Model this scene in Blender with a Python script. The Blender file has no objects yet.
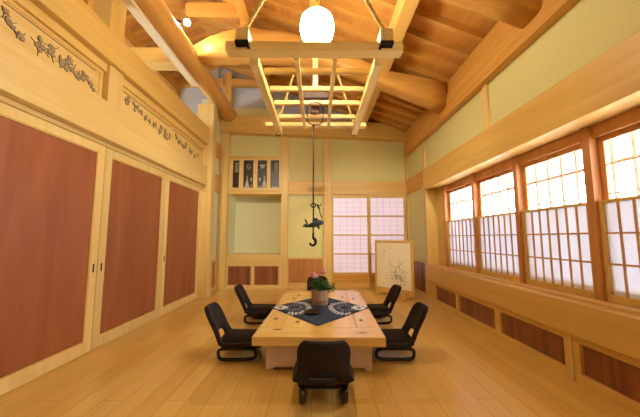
import bpy, bmesh, math, random
from mathutils import Vector, Matrix
random.seed(7)
PI = math.pi
sc = bpy.context.scene
C = sc.collection

# ------------------------------------------------------------------ materials
def nt(name):
    m = bpy.data.materials.new(name); m.use_nodes = True
    n = m.node_tree; n.nodes.clear()
    out = n.nodes.new('ShaderNodeOutputMaterial')
    return m, n, out
def N(n, t, **kw):
    o = n.nodes.new('ShaderNode' + t)
    for k, v in kw.items():
        if k in o.inputs: o.inputs[k].default_value = v
        else: setattr(o, k, v)
    return o
def L(n, a, b): n.links.new(a, b)
def srgb(r, g, b):
    f = lambda c: (c / 255 / 12.92) if c / 255 <= 0.04045 else ((c / 255 + 0.055) / 1.055) ** 2.4
    return (f(r), f(g), f(b), 1)
def ramp(n, fac, stops):
    r = N(n, 'ValToRGB'); e = r.color_ramp.elements
    while len(e) < len(stops): e.new(0.5)
    for q, (p, c) in zip(e, stops): q.position = p; q.color = c
    L(n, fac, r.inputs['Fac']); return r
def mixc(n, fac, a, b, mode='MIX'):
    m = N(n, 'Mix', data_type='RGBA', blend_type=mode)
    for s, v in ((0, fac), (6, a), (7, b)):
        if isinstance(v, (int, float, tuple)): m.inputs[s].default_value = v
        else: L(n, v, m.inputs[s])
    return m.outputs[2]
def rnd_coords(n, scale):
    tc = N(n, 'TexCoord'); oi = N(n, 'ObjectInfo')
    mul = N(n, 'Math', operation='MULTIPLY'); mul.inputs[1].default_value = 37.0
    L(n, oi.outputs['Random'], mul.inputs[0])
    add = N(n, 'VectorMath', operation='ADD')
    L(n, tc.outputs['Object'], add.inputs[0]); L(n, mul.outputs[0], add.inputs[1])
    mp = N(n, 'Mapping'); mp.inputs['Scale'].default_value = scale
    L(n, add.outputs[0], mp.inputs['Vector'])
    return mp.outputs[0], oi
def wood(name, light, dark, axis='Y', rough=0.42, knots=0.0, grain=1.0, coat=0.0, contrast=1.0, sc_across=9):
    """planed timber: long soft grain bands, fine pores and (optionally) knots"""
    m, n, out = nt(name)
    s = [sc_across, sc_across, sc_across]; s['XYZ'.index(axis)] = 0.55
    v, oi = rnd_coords(n, s)
    n1 = N(n, 'TexNoise'); n1.inputs['Scale'].default_value = 1.3 * grain; n1.inputs['Detail'].default_value = 5
    n1.inputs['Distortion'].default_value = 0.7
    L(n, v, n1.inputs['Vector'])
    s2 = [90, 90, 90]; s2['XYZ'.index(axis)] = 2.5
    v2, _ = rnd_coords(n, s2)
    n2 = N(n, 'TexNoise'); n2.inputs['Scale'].default_value = 1.0; n2.inputs['Detail'].default_value = 2
    L(n, v2, n2.inputs['Vector'])
    a = 0.5 - 0.22 / contrast; b = 0.5 + 0.22 / contrast
    r = ramp(n, n1.outputs['Fac'], [(a, dark), (b, light)])
    col = mixc(n, 0.18, r.outputs[0], ramp(n, n2.outputs['Fac'], [(0.35, dark), (0.65, light)]).outputs[0])
    if knots:
        sk = [4.2, 4.2, 4.2]; sk['XYZ'.index(axis)] = 1.9; sk[2] = .02 if sc_across == 9.5 else sk[2]
        vk, _ = rnd_coords(n, sk)
        vo = N(n, 'TexVoronoi'); vo.inputs['Scale'].default_value = .75 if sc_across == 9.5 else 1.0
        if sc_across == 9.5: vo.voronoi_dimensions = '2D'
        L(n, vk, vo.inputs['Vector'])
        k = ramp(n, vo.outputs['Distance'], [(0.03, (1, 1, 1, 1)), (0.10, (0, 0, 0, 1))])
        kd = (dark[0] * .35, dark[1] * .22, dark[2] * .15, 1)
        f = N(n, 'Math', operation='MULTIPLY'); f.inputs[1].default_value = knots
        L(n, k.outputs[0], f.inputs[0]); col = mixc(n, f.outputs[0], col, kd)
    # each timber a touch different
    hsv = N(n, 'HueSaturation')
    mr = N(n, 'MapRange'); mr.inputs['To Min'].default_value = 0.92; mr.inputs['To Max'].default_value = 1.06
    L(n, oi.outputs['Random'], mr.inputs['Value']); L(n, mr.outputs[0], hsv.inputs['Value']); L(n, col, hsv.inputs['Color'])
    p = N(n, 'BsdfPrincipled'); p.inputs['Roughness'].default_value = rough
    p.inputs['Coat Weight'].default_value = coat; p.inputs['Coat Roughness'].default_value = 0.12
    L(n, hsv.outputs[0], p.inputs['Base Color'])
    bp = N(n, 'Bump'); bp.inputs['Strength'].default_value = 0.06; bp.inputs['Distance'].default_value = 0.01
    L(n, n2.outputs['Fac'], bp.inputs['Height']); L(n, bp.outputs[0], p.inputs['Normal'])
    L(n, p.outputs[0], out.inputs[0]); return m
def plain(name, col, rough=0.6, metal=0.0, noise=0.0, nscale=20, bump=0.0, sheen=0.0, coat=0.0):
    m, n, out = nt(name)
    p = N(n, 'BsdfPrincipled'); p.inputs['Roughness'].default_value = rough; p.inputs['Metallic'].default_value = metal
    p.inputs['Sheen Weight'].default_value = sheen; p.inputs['Coat Weight'].default_value = coat
    tc = N(n, 'TexCoord'); no = N(n, 'TexNoise'); no.inputs['Scale'].default_value = nscale; no.inputs['Detail'].default_value = 5
    L(n, tc.outputs['Object'], no.inputs['Vector'])
    d = tuple(c * (1 - noise) for c in col[:3]) + (1,)
    r = ramp(n, no.outputs['Fac'], [(0.3, d), (0.7, col)])
    L(n, r.outputs[0], p.inputs['Base Color'])
    if bump:
        bp = N(n, 'Bump'); bp.inputs['Strength'].default_value = bump; bp.inputs['Distance'].default_value = 0.004
        L(n, no.outputs['Fac'], bp.inputs['Height']); L(n, bp.outputs[0], p.inputs['Normal'])
    L(n, p.outputs[0], out.inputs[0]); return m
def paper(name, col, trans, tint=None):
    m, n, out = nt(name)
    tc = N(n, 'TexCoord'); no = N(n, 'TexNoise'); no.inputs['Scale'].default_value = 60; no.inputs['Detail'].default_value = 6
    L(n, tc.outputs['Object'], no.inputs['Vector'])
    c2 = tuple(c * 0.93 for c in col[:3]) + (1,)
    r = ramp(n, no.outputs['Fac'], [(0.35, c2), (0.65, col)])
    d = N(n, 'BsdfDiffuse'); t = N(n, 'BsdfTranslucent'); t.inputs['Color'].default_value = tint or col
    L(n, r.outputs[0], d.inputs['Color'])
    mx = N(n, 'MixShader'); mx.inputs[0].default_value = trans
    L(n, d.outputs[0], mx.inputs[1]); L(n, t.outputs[0], mx.inputs[2]); L(n, mx.outputs[0], out.inputs[0]); return m
def clear(name, tint=(1, 1, 1, 1), gl=0.06, rough=0.02, gmax=.5):
    m, n, out = nt(name)
    t = N(n, 'BsdfTransparent'); t.inputs[0].default_value = tint
    g = N(n, 'BsdfGlossy'); g.inputs['Roughness'].default_value = rough
    mx = N(n, 'MixShader'); lw = N(n, 'LayerWeight'); lw.inputs[0].default_value = 0.25
    mr = N(n, 'MapRange'); mr.inputs['To Min'].default_value = gl; mr.inputs['To Max'].default_value = gmax
    L(n, lw.outputs['Fresnel'], mr.inputs['Value']); L(n, mr.outputs[0], mx.inputs[0])
    L(n, t.outputs[0], mx.inputs[1]); L(n, g.outputs[0], mx.inputs[2]); L(n, mx.outputs[0], out.inputs[0]); return m
def glow(name, col, s):
    m, n, out = nt(name)
    e = N(n, 'Emission'); e.inputs[0].default_value = col; e.inputs[1].default_value = s
    L(n, e.outputs[0], out.inputs[0]); return m

PL, PD = srgb(230, 195, 114), srgb(214, 172, 86)
W = {a: wood('planed cypress ' + a, PL, PD, a) for a in 'XYZ'}
WL = {a: wood('pale cypress ' + a, srgb(234, 206, 136), srgb(220, 184, 106), a) for a in 'XYZ'}
WP = wood('whitish batten', srgb(238, 224, 190), srgb(222, 202, 160), 'Y')
WC = {a: wood('amber ceiling timber ' + a, srgb(222, 174, 90), srgb(198, 140, 60), a) for a in 'XYZ'}
WLOG = {a: wood('old log ' + a, srgb(226, 178, 96), srgb(200, 144, 66), a, knots=.5, contrast=1.3, sc_across=5) for a in 'XY'}
BOARD = wood('roof board', srgb(218, 162, 84), srgb(192, 130, 60), 'Y', sc_across=7)
RED = {a: wood('red brown board ' + a, srgb(170, 100, 56), srgb(130, 68, 38), a, rough=.45, contrast=.8, sc_across=3.5) for a in 'YZ'}
REDD = {a: wood('dark red cedar board ' + a, srgb(156, 94, 54), srgb(108, 58, 32), a, rough=.45, contrast=1.5) for a in 'YZ'}
TAN = wood('tan cedar board', srgb(206, 146, 88), srgb(176, 112, 60), 'Z', contrast=1.4)
WR = {a: wood('reddish window wood ' + a, srgb(218, 160, 98), srgb(196, 130, 74), a) for a in 'YZ'}
TBL = {a: wood('knotty pine ' + a, srgb(240, 204, 122), srgb(226, 174, 88), a, rough=.22, knots=1.0, coat=.5, sc_across=9.5) for a in 'XY'}
TLEG = wood('pale table leg', srgb(226, 200, 172), srgb(204, 172, 140), 'X', rough=.3, coat=.4)
PLAST = plain('yellow green clay plaster', srgb(222, 218, 156), .9, noise=.05, nscale=30, bump=.25)
PLASTP = plain('pale clay plaster', srgb(226, 228, 190), .9, noise=.04, nscale=30, bump=.25)
WHITE = plain('white lime plaster', srgb(182, 182, 184), .9, noise=.04, nscale=25, bump=.15)
PAPER = paper('washi paper', srgb(246, 246, 244), .2, srgb(236, 242, 255))
PAPERB = paper('rosy washi paper', srgb(244, 238, 242), .12, srgb(232, 226, 240))
GLASS = clear('window glass')
VINYL = clear('clear vinyl', (.99, .985, .975, 1), gl=.0, rough=.3, gmax=.05)
BLACK = plain('black iron', srgb(26, 24, 24), .45, .6, noise=.2)
IRON = plain('blue grey cast iron', srgb(78, 92, 112), .4, .75, noise=.45, nscale=60, bump=.3)
RUST = plain('dark hook iron', srgb(48, 38, 34), .5, .7, noise=.3)
FAB = plain('dark brown upholstery', srgb(38, 25, 20), .95, noise=.25, nscale=140, bump=.3, sheen=.0)
RUN = plain('black lacquered bentwood', srgb(30, 22, 22), .25, noise=.1, coat=.5)
ROPE = plain('straw rope', srgb(232, 204, 128), .9, noise=.25, nscale=120, bump=.6)
LEAF = plain('dark green leaf', srgb(72, 128, 54), .5, noise=.45, nscale=40)
PETAL = plain('pink petal', srgb(240, 176, 182), .7, noise=.15, nscale=30)
BARREL = wood('greyed barrel stave', srgb(198, 176, 148), srgb(150, 124, 98), 'Z', rough=.6, contrast=1.6, sc_across=22)
BRONZE = plain('dark bronze', srgb(84, 70, 44), .35, .8, noise=.5, nscale=70, bump=.5)
CREAM = plain('cream painting paper', srgb(252, 248, 226), .8, noise=.04, nscale=8)
INK = plain('grey ink', srgb(90, 84, 58), .9, noise=.5, nscale=60)
INKD = plain('dark ink', srgb(40, 36, 28), .9)
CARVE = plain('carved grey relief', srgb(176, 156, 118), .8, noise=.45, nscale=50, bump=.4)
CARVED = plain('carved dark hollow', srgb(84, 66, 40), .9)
CAB = plain('near black lacquer', srgb(38, 24, 20), .35, noise=.3, nscale=12)
CABG = plain('dull grey green plaque', srgb(92, 96, 80), .6, noise=.3, nscale=60)
PALE = plain('pale painted motif', srgb(214, 206, 196), .7, noise=.35, nscale=60)
OUT = plain('sun bleached outside timber', srgb(170, 140, 130), .8, noise=.1)
GRAVEL = plain('pale gravel', srgb(236, 232, 226), .95, noise=.25, nscale=60)

def floor_mat():
    m, n, out = nt('blond plank flooring')
    tc = N(n, 'TexCoord'); mp = N(n, 'Mapping'); mp.inputs['Rotation'].default_value = (0, 0, PI / 2)
    L(n, tc.outputs['Object'], mp.inputs['Vector'])
    b = N(n, 'TexBrick'); b.offset = 0.37; b.offset_frequency = 3; b.squash = 1
    for k, v in (('Scale', 1.0), ('Mortar Size', 0.0028), ('Mortar Smooth', 0.3), ('Bias', 0.0), ('Brick Width', 1.9), ('Row Height', 0.148)):
        b.inputs[k].default_value = v
    b.inputs['Color1'].default_value = srgb(238, 204, 118); b.inputs['Color2'].default_value = srgb(224, 182, 92)
    b.inputs['Mortar'].default_value = srgb(168, 124, 62)
    L(n, mp.outputs[0], b.inputs['Vector'])
    m2 = N(n, 'Mapping'); m2.inputs['Scale'].default_value = (14, .8, 1); L(n, tc.outputs['Object'], m2.inputs['Vector'])
    no = N(n, 'TexNoise'); no.inputs['Scale'].default_value = 1.6; no.inputs['Detail'].default_value = 6; no.inputs['Distortion'].default_value = 1.2
    L(n, m2.outputs[0], no.inputs['Vector'])
    r = ramp(n, no.outputs['Fac'], [(0.25, srgb(206, 160, 74)), (0.7, srgb(238, 206, 120))])
    col = mixc(n, 0.38, b.outputs['Color'], r.outputs[0])
    p = N(n, 'BsdfPrincipled'); p.inputs['Roughness'].default_value = .3
    p.inputs['Coat Weight'].default_value = .25; p.inputs['Coat Roughness'].default_value = .18
    L(n, col, p.inputs['Base Color'])
    bp = N(n, 'Bump'); bp.inputs['Strength'].default_value = .15; bp.inputs['Distance'].default_value = .002
    inv = N(n, 'Math', operation='SUBTRACT'); inv.inputs[0].default_value = 1; L(n, b.outputs['Fac'], inv.inputs[1])
    L(n, inv.outputs[0], bp.inputs['Height']); L(n, bp.outputs[0], p.inputs['Normal'])
    L(n, p.outputs[0], out.inputs[0]); return m
FLOOR = floor_mat()

def cloth_mat():
    """navy cotton with resist-dyed white rings and spokes"""
    m, n, out = nt('indigo tie dyed cotton')
    tc = N(n, 'TexCoord'); no = N(n, 'TexNoise'); no.inputs['Scale'].default_value = 16; no.inputs['Detail'].default_value = 3
    L(n, tc.outputs['Object'], no.inputs['Vector'])
    sx = N(n, 'SeparateXYZ'); L(n, tc.outputs['Object'], sx.inputs[0])
    ab = N(n, 'Math', operation='ABSOLUTE'); L(n, sx.outputs[0], ab.inputs[0])
    def M(op, a, b=None, c=None):
        o = N(n, 'Math', operation=op)
        for i, v in enumerate((a, b, c)):
            if v is None: continue
            if isinstance(v, (int, float)): o.inputs[i].default_value = v
            else: L(n, v, o.inputs[i])
        return o.outputs[0]
    dn = M('MULTIPLY', M('SUBTRACT', no.outputs['Fac'], .5), .10)
    def dist(cx, cy, ky=1.0):
        dx = M('SUBTRACT', ab.outputs[0], cx); dy = M('MULTIPLY', M('SUBTRACT', sx.outputs[1], cy), ky)
        return M('SQRT', M('ADD', M('MULTIPLY', dx, dx), M('MULTIPLY', dy, dy))), M('ARCTAN2', dy, dx)
    d, ang = dist(.31, 0, .62)
    d = M('ADD', d, dn)
    spoke = M('ADD', M('MULTIPLY', M('SINE', M('MULTIPLY', ang, 26)), .5), .62)
    ring = M('MULTIPLY', M('LESS_THAN', M('ABSOLUTE', M('SUBTRACT', d, .175)), .03), spoke)
    inner = M('MULTIPLY', M('LESS_THAN', M('ABSOLUTE', M('SUBTRACT', d, .085)), .02), M('MULTIPLY', M('SINE', M('MULTIPLY', ang, 15)), .55))
    d2, a2 = dist(.47, 0, .8)
    d2 = M('ADD', d2, M('MULTIPLY', dn, .8))
    blob = M('LESS_THAN', M('ABSOLUTE', M('SUBTRACT', d2, .055)), .03)
    ringf = M('MULTIPLY', ring, M('LESS_THAN', ab.outputs[0], .36))
    f = M('MAXIMUM', M('MAXIMUM', ringf, inner), blob); f = M('MINIMUM', M('MAXIMUM', f, 0), 1)
    f = M('MULTIPLY', f, .95)
    base = ramp(n, no.outputs['Fac'], [(.3, srgb(26, 40, 60)), (.7, srgb(50, 72, 98))])
    col = mixc(n, f, base.outputs[0], srgb(222, 228, 232))
    p = N(n, 'BsdfPrincipled'); p.inputs['Roughness'].default_value = .85; L(n, col, p.inputs['Base Color'])
    L(n, p.outputs[0], out.inputs[0]); return m
CLOTH = cloth_mat()

# ------------------------------------------------------------------ mesh helpers
ORG = {}
def box(bm, x0, x1, y0, y1, z0, z1, bev=0.0, segs=1):
    x0, x1 = min(x0, x1), max(x0, x1); y0, y1 = min(y0, y1), max(y0, y1); z0, z1 = min(z0, z1), max(z0, z1)
    t = bmesh.new(); bmesh.ops.create_cube(t, size=1)
    for v in t.verts:
        v.co = Vector(((x0 + x1) / 2 + v.co.x * (x1 - x0), (y0 + y1) / 2 + v.co.y * (y1 - y0), (z0 + z1) / 2 + v.co.z * (z1 - z0)))
    if bev: bmesh.ops.bevel(t, geom=t.edges[:], offset=bev, segments=segs, affect='EDGES', clamp_overlap=True)
    join(bm, t)
def join(bm, t):
    me = bpy.data.meshes.new('tmp'); t.to_mesh(me); t.free(); bm.from_mesh(me); bpy.data.meshes.remove(me)
def B(*a, **k):
    bm = bmesh.new(); box(bm, *a, **k); return bm
def Bs(lst, bev=0.0):
    bm = bmesh.new()
    for a in lst: box(bm, *a, bev=bev)
    return bm
def tube(bm, pts, r, seg=8, closed=False, rz=None, cap=True):
    """sweep an ellipse (r, rz) along points"""
    pts = [Vector(p) for p in pts]; n = len(pts); rings = []
    up0 = None
    for i, p in enumerate(pts):
        if closed: d = pts[(i + 1) % n] - pts[i - 1]
        else: d = pts[min(i + 1, n - 1)] - pts[max(i - 1, 0)]
        d.normalize()
        if up0 is None:
            up0 = Vector((0, 0, 1)) if abs(d.z) < .9 else Vector((1, 0, 0))
        s = d.cross(up0)
        if s.length < 1e-4: s = d.cross(Vector((0, 1, 0)))
        s.normalize(); u = s.cross(d).normalized(); up0 = u
        rr = r[i] if isinstance(r, (list, tuple)) else r
        ru = rr if rz is None else (rz[i] if isinstance(rz, (list, tuple)) else rz)
        rings.append([bm.verts.new(p + s * rr * math.cos(2 * PI * k / seg) + u * ru * math.sin(2 * PI * k / seg)) for k in range(seg)])
    for i in range(n if closed else n - 1):
        a, b = rings[i], rings[(i + 1) % n]
        for k in range(seg): bm.faces.new((a[k], a[(k + 1) % seg], b[(k + 1) % seg], b[k]))
    if cap and not closed:
        bm.faces.new(rings[0][::-1]); bm.faces.new(rings[-1])
def lathe(bm, prof, c=(0, 0, 0), seg=24):
    rings = []
    for r, z in prof:
        if r < 1e-5: rings.append([bm.verts.new((c[0], c[1], c[2] + z))])
        else: rings.append([bm.verts.new((c[0] + r * math.cos(2 * PI * k / seg), c[1] + r * math.sin(2 * PI * k / seg), c[2] + z)) for k in range(seg)])
    for a, b in zip(rings, rings[1:]):
        for k in range(seg):
            k2 = (k + 1) % seg
            if len(a) == 1 and len(b) == 1: continue
            if len(a) == 1: bm.faces.new((a[0], b[k2], b[k]))
            elif len(b) == 1: bm.faces.new((a[k], a[k2], b[0]))
            else: bm.faces.new((a[k], a[k2], b[k2], b[k]))
def O(name, bm, mat, parent=None, origin=None, smooth=False, bevel=0.0, subsurf=0):
    """link bm (in world or parent-local build coordinates) as ONE mesh object with its origin at its base"""
    bmesh.ops.recalc_face_normals(bm, faces=bm.faces[:])
    if origin is None:
        if parent is not None and parent.get('_local'): origin = Vector((0, 0, 0))
        else:
            lo = [min(v.co[i] for v in bm.verts) for i in range(3)]; hi = [max(v.co[i] for v in bm.verts) for i in range(3)]
            origin = Vector(((lo[0] + hi[0]) / 2, (lo[1] + hi[1]) / 2, lo[2]))
    origin = Vector(origin)
    for v in bm.verts: v.co -= origin
    me = bpy.data.meshes.new(name); bm.to_mesh(me); bm.free()
    for p in me.polygons: p.use_smooth = smooth
    me.materials.append(mat)
    o = bpy.data.objects.new(name, me); C.objects.link(o)
    ORG[o] = origin
    if parent is not None: o.parent = parent; o.location = origin - ORG[parent]
    else: o.location = origin
    if bevel:
        b = o.modifiers.new('bevel', 'BEVEL'); b.width = bevel; b.segments = 2; b.limit_method = 'ANGLE'
    if subsurf:
        s = o.modifiers.new('sub', 'SUBSURF'); s.levels = subsurf; s.render_levels = subsurf
    return o
def E(name, loc, label=None, cat=None, group=None, local=False):
    o = bpy.data.objects.new(name, None); C.objects.link(o); o.empty_display_size = .1
    ORG[o] = Vector((0, 0, 0)) if local else Vector(loc)
    o.location = (0, 0, 0) if local else loc
    if local: o['_local'] = 1
    tag(o, label, cat, group); return o
def tag(o, label=None, cat=None, group=None, kind=None):
    if label: o['label'] = label
    if cat: o['category'] = cat
    if group: o['group'] = group
    if kind: o['kind'] = kind
    return o
def S(name, bm, mat, label, cat, **k):
    return tag(O(name, bm, mat, **k), label, cat, kind='structure')
TN = [0]
def T(bm, mat, label, cat='timber', **k):
    TN[0] += 1
    return S('trim_%d' % TN[0], bm, mat, label, cat, bevel=k.pop('bevel', .004), **k)

# ------------------------------------------------------------------ room numbers (metres, camera at x=0, y=0)
LX, RX, BY, FY = -2.3, 2.13, 6.8, -1.6
def zr(x): return 3.62 + .4 * (2.1 - x) if x > -2.4 else 3.62 + .4 * 4.5 - .4 * (-2.4 - x)     # rafter undersides

# floor
S('floor', B(-5.2, 2.16, FY - .2, 8.6, -.06, 0), FLOOR, 'blond wooden plank floor with a soft sheen', 'floor')
o = S('ground', B(2.62, 14, -8, 22, -.5, -.35), GRAVEL, 'pale ground outside the windows', 'ground')

# ---------------- left wall: sliding doors, head beam, openwork, upper beam, posts
dn = 0
def slide_door(y0, y1, pull, label):
    global dn; dn += 1
    fr = S('door_%d' % dn, Bs([(LX - .035, LX, y0, y0 + .095, .012, 2.135), (LX - .035, LX, y1 - .095, y1, .012, 2.135),
           (LX - .035, LX, y0 + .095, y1 - .095, .012, .12), (LX - .035, LX, y0 + .095, y1 - .095, 2.05, 2.135)], bev=.003), WL['Z'], label, 'sliding door')
    O('door_panel', B(LX - .03, LX - .012, y0 + .097, y1 - .097, .121, 2.049), RED['Z'], fr)
    mould = bmesh.new()
    for a in ((LX - .012, LX - .004, y0 + .095, y0 + .107, .12, 2.05), (LX - .012, LX - .004, y1 - .107, y1 - .095, .12, 2.05),
              (LX - .012, LX - .004, y0 + .107, y1 - .107, .12, .132), (LX - .012, LX - .004, y0 + .107, y1 - .107, 2.038, 2.05)): box(mould, *a)
    O('panel_moulding', mould, W['Z'], fr)
    yp = y1 - .05 if pull > 0 else y0 + .05
    O('finger_pull', Bs([(LX + .0005, LX + .003, yp - .010, yp + .010, .80, .885)], bev=.001), RUST, fr)
    return fr
slide_door(.57, 1.825, 1, 'sliding door with a red brown panel nearest the camera on the left wall')
slide_door(1.83, 3.09, 1, 'large red brown sliding door panel at the left edge of the photo')
slide_door(3.1, 4.365, -1, 'red brown sliding door in the middle of the left wall')
slide_door(4.37, 5.70, -1, 'narrowest looking red brown sliding door beside the far post of the left wall')
S('door_5', B(LX - .035, LX, FY, .56, .012, 2.135), RED['Z'], 'plain red brown boarding behind the camera on the left wall', 'door')
S('wall_left', Bs([(-2.46, -2.34, FY, 5.9, 2.14, 3.0)]), PLAST, 'core of the left wall behind the openwork', 'wall')
T(B(-2.45, -2.285, FY, 5.72, 2.137, 2.178), WL['Y'], 'pale grooved track above the left sliding doors', 'door head')
T(B(-2.45, -2.335, FY, 5.72, -.001, .010), W['Y'], 'floor track under the left sliding doors', 'track')
T(B(-2.46, -2.2, FY, 5.72, 2.18, 2.575), WL['Y'], 'deep pale head beam running above the sliding doors', 'beam', bevel=.008)
T(B(-2.34, -2.27, FY, 5.72, 2.93, 3.018), W['Y'], 'grooved rail under the upper left beam', 'rail')
T(B(-2.46, -2.2, FY, 5.72, 3.02, 3.37), W['Y'], 'upper left beam above the carved transoms', 'beam', bevel=.008)
T(B(-2.42, -2.24, 2.98, 3.2, 2.576, 3.018), WL['Z'], 'short pale post between the two carved transoms', 'post')
T(B(-2.45, -2.24, 2.93, 3.17, 3.372, 4.15), W['Z'], 'post rising from the upper left beam to the ridge log', 'post')
T(B(-2.40, -2.30, 2.70, 2.78, 3.372, 4.15), WC['Z'], 'slim dark post beside the thick post on the upper left beam', 'post')
T(B(-2.46, -2.12, 5.722, 5.94, 0, 3.90), WL['Z'], 'tall pale post at the far end of the left sliding doors', 'post', bevel=.008)

# carved transoms (openwork boards)
def leaf_shape(bm, y, z, ln, wd, th, x0, x1):
    pts = []
    for t_ in range(10):
        q = 2 * PI * t_ / 10; u, w = ln * (math.cos(q) + 1) / 2, wd * math.sin(q) * (1.15 if t_ % 2 else .85)
        pts.append((y + u * math.cos(th) - w * math.sin(th), z + u * math.sin(th) + w * math.cos(th)))
    base = [bm.verts.new((x0, p[0], p[1])) for p in pts]; top = [bm.verts.new((x1, p[0], p[1])) for p in pts]
    bm.faces.new(top)
    for i in range(10): bm.faces.new((base[i], base[(i + 1) % 10], top[(i + 1) % 10], top[i]))
def sprig(bm, bm2, y, z, s, rng):
    """a fan of carved leaves with a dark undercut round each, on a curving stem"""
    for f in range(2):
        cy, cz = y + rng.uniform(-.035, .035) * s, z + rng.uniform(-.035, .035) * s; a0 = rng.uniform(0, 2 * PI)
        n = rng.choice((3, 4, 5))
        for k in range(n):
            a = a0 + (k - n / 2) * rng.uniform(.5, .8); ln, wd = rng.uniform(.028, .046) * s, rng.uniform(.006, .010) * s
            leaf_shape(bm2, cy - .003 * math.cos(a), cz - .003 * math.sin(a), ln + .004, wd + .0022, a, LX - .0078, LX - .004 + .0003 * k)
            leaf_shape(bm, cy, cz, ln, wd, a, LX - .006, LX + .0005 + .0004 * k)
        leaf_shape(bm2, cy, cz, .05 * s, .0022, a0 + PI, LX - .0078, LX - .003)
def transom(y0, y1, label, seed, spots):
    rng = random.Random(seed)
    fr = S('transom_panel', Bs([(LX - .03, LX, y0, y1, 2.577, 2.615), (LX - .03, LX, y0, y1, 2.895, 2.929),
        (LX - .03, LX, y0, y0 + .05, 2.615, 2.895), (LX - .03, LX, y1 - .05, y1, 2.615, 2.895)], bev=.002), W['Y'], label, 'carved transom')
    O('carved_board', B(LX - .022, LX - .008, y0 + .05, y1 - .05, 2.616, 2.894), WL['Y'], fr)
    a, b = bmesh.new(), bmesh.new()
    for (fy, fz, s) in spots: sprig(a, b, y0 + (y1 - y0) * fy, 2.616 + .278 * fz, s, rng)
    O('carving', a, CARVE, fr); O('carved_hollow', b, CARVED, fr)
    O('dark_slot', Bs([(LX - .0075, LX - .006, y0 + .1, y0 + .48 * (y1 - y0), 2.872, 2.880), (LX - .0075, LX - .006, y0 + .52 * (y1 - y0), y1 - .1, 2.872, 2.880),
        (LX + .0005, LX + .002, y0 + .1, y0 + .4 * (y1 - y0), 2.606, 2.613), (LX + .0005, LX + .002, y0 + .68 * (y1 - y0), y1 - .12, 2.606, 2.613)]), CARVED, fr)
    return fr
transom(.9, 2.975, 'carved transom board with grey floral relief nearest the camera, upper left', 3,
        [(.44, .66, .8), (.47, .55, .7), (.50, .40, .8), (.53, .62, 1.0), (.56, .42, .9), (.60, .30, 1.0), (.645, .34, .9), (.68, .55, 1.1), (.70, .42, 1.1), (.73, .55, 1.3), (.765, .46, 1.4), (.80, .50, 1.3), (.83, .38, 1.3), (.86, .50, 1.1), (.89, .42, 1.1), (.92, .30, .9), (.945, .24, .7)])
transom(3.202, 5.72, 'carved transom board with grey floral relief beside the far left post', 5,
        [(.06, .62, .8), (.09, .70, .9), (.12, .62, .9), (.15, .72, .9), (.18, .60, .9), (.22, .52, .8), (.26, .45, .7), (.31, .40, 1.1), (.36, .46, 1.4), (.40, .50, 1.5), (.44, .42, 1.4), (.48, .34, 1.0), (.56, .56, 1.1), (.60, .50, 1.2), (.66, .42, 1.1), (.70, .5, 1.2), (.75, .36, 1.2), (.80, .40, 1.3), (.85, .32, 1.2), (.90, .38, .9)])

# strip of wall between far left post and corner
S('wall_left_strip', B(-2.46, LX - .01, 5.952, 6.78, 0, 4.1), PLASTP, 'pale plaster strip between the far left post and the corner', 'wall')
T(B(LX - .009, LX + .03, 5.952, 6.68, 2.17, 2.58), WC['Y'], 'lower brown rail across the plaster strip in the left corner', 'rail')
T(B(LX - .009, LX + .03, 5.952, 6.68, 2.98, 3.31), WC['Y'], 'upper brown rail across the plaster strip in the left corner', 'rail')
T(Bs([(LX - .009, LX + .02, 5.952, 6.68, 0, .07), (LX - .009, LX + .02, 5.952, 6.68, .63, .69), (LX - .009, LX + .02, 5.952, 6.12, .07, .63), (LX - .009, LX + .02, 6.6, 6.68, .07, .63)]),
  WL['Y'], 'frame around the low board in the left corner', 'frame')
T(B(LX - .009, LX + .005, 6.121, 6.599, .071, .629), TAN, 'low tan board in the left corner strip', 'wainscot')

# ---------------- back wall
def back(x0, x1, z0, z1, mat, label, cat='panel', d=0.0, t=.05, **k):
    return T(B(x0, x1, BY - d, BY - d + t, z0, z1), mat, label, cat, **k)
S('wall_back', Bs([(-2.1, -.86, BY + .03, BY + .12, 3.1, 4.3), (-.72, .17, BY + .055, BY + .12, 0, 3.62), (-2.12, -.84, BY + .09, BY + .12, 0, .57), (.32, 2.1, BY + .03, BY + .12, 2.45, 3.6), (2.1, 2.6, BY + .03, BY + .12, 0, 3.6),
                   (-2.46, -2.2, BY + .2, BY + .3, 0, 4.3)]), PLAST, 'yellow green plastered back wall', 'wall')
T(B(LX + .001, -2.10, 6.69, BY + .12, 0, 3.64), WL['Z'], 'corner post between the back wall and the left wall', 'post')
T(B(-.86, -.70, BY - .02, BY + .12, 0, 3.60), WL['Z'], 'back wall post beside the alcove', 'post')
T(B(.15, .32, BY - .02, BY + .12, 0, 3.58), WL['Z'], 'back wall post beside the sliding paper screens', 'post')
T(B(2.10, 2.2, BY - .08, BY + .12, 0, 3.46), WL['Z'], 'slim corner post between the back wall and the right wall', 'post')
bm = bmesh.new()      # big tie beam: a slightly sloping hewn timber
box(bm, -2.46, 2.3, BY - .16, BY + .14, 0, 1)
for v in bm.verts:
    lo, hi = (3.645, 4.08) if v.co.x < 0 else (3.46, 3.84)
    v.co.z = hi if v.co.z > .5 else lo
T(bm, W['X'], 'massive tie beam across the top of the back wall', 'beam', bevel=.015)
back(-.699, .149, 2.17, 2.50, W['X'], 'short head rail on the back wall behind the hanging hook', 'rail', d=.0, t=.1)
back(.321, 2.099, 2.18, 2.50, W['X'], 'head rail above the sliding paper screens', 'rail', d=.01, t=.13)
back(.321, 2.099, 0, .012, W['X'], 'sill track under the sliding paper screens', 'track', d=.01, t=.13)
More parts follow.
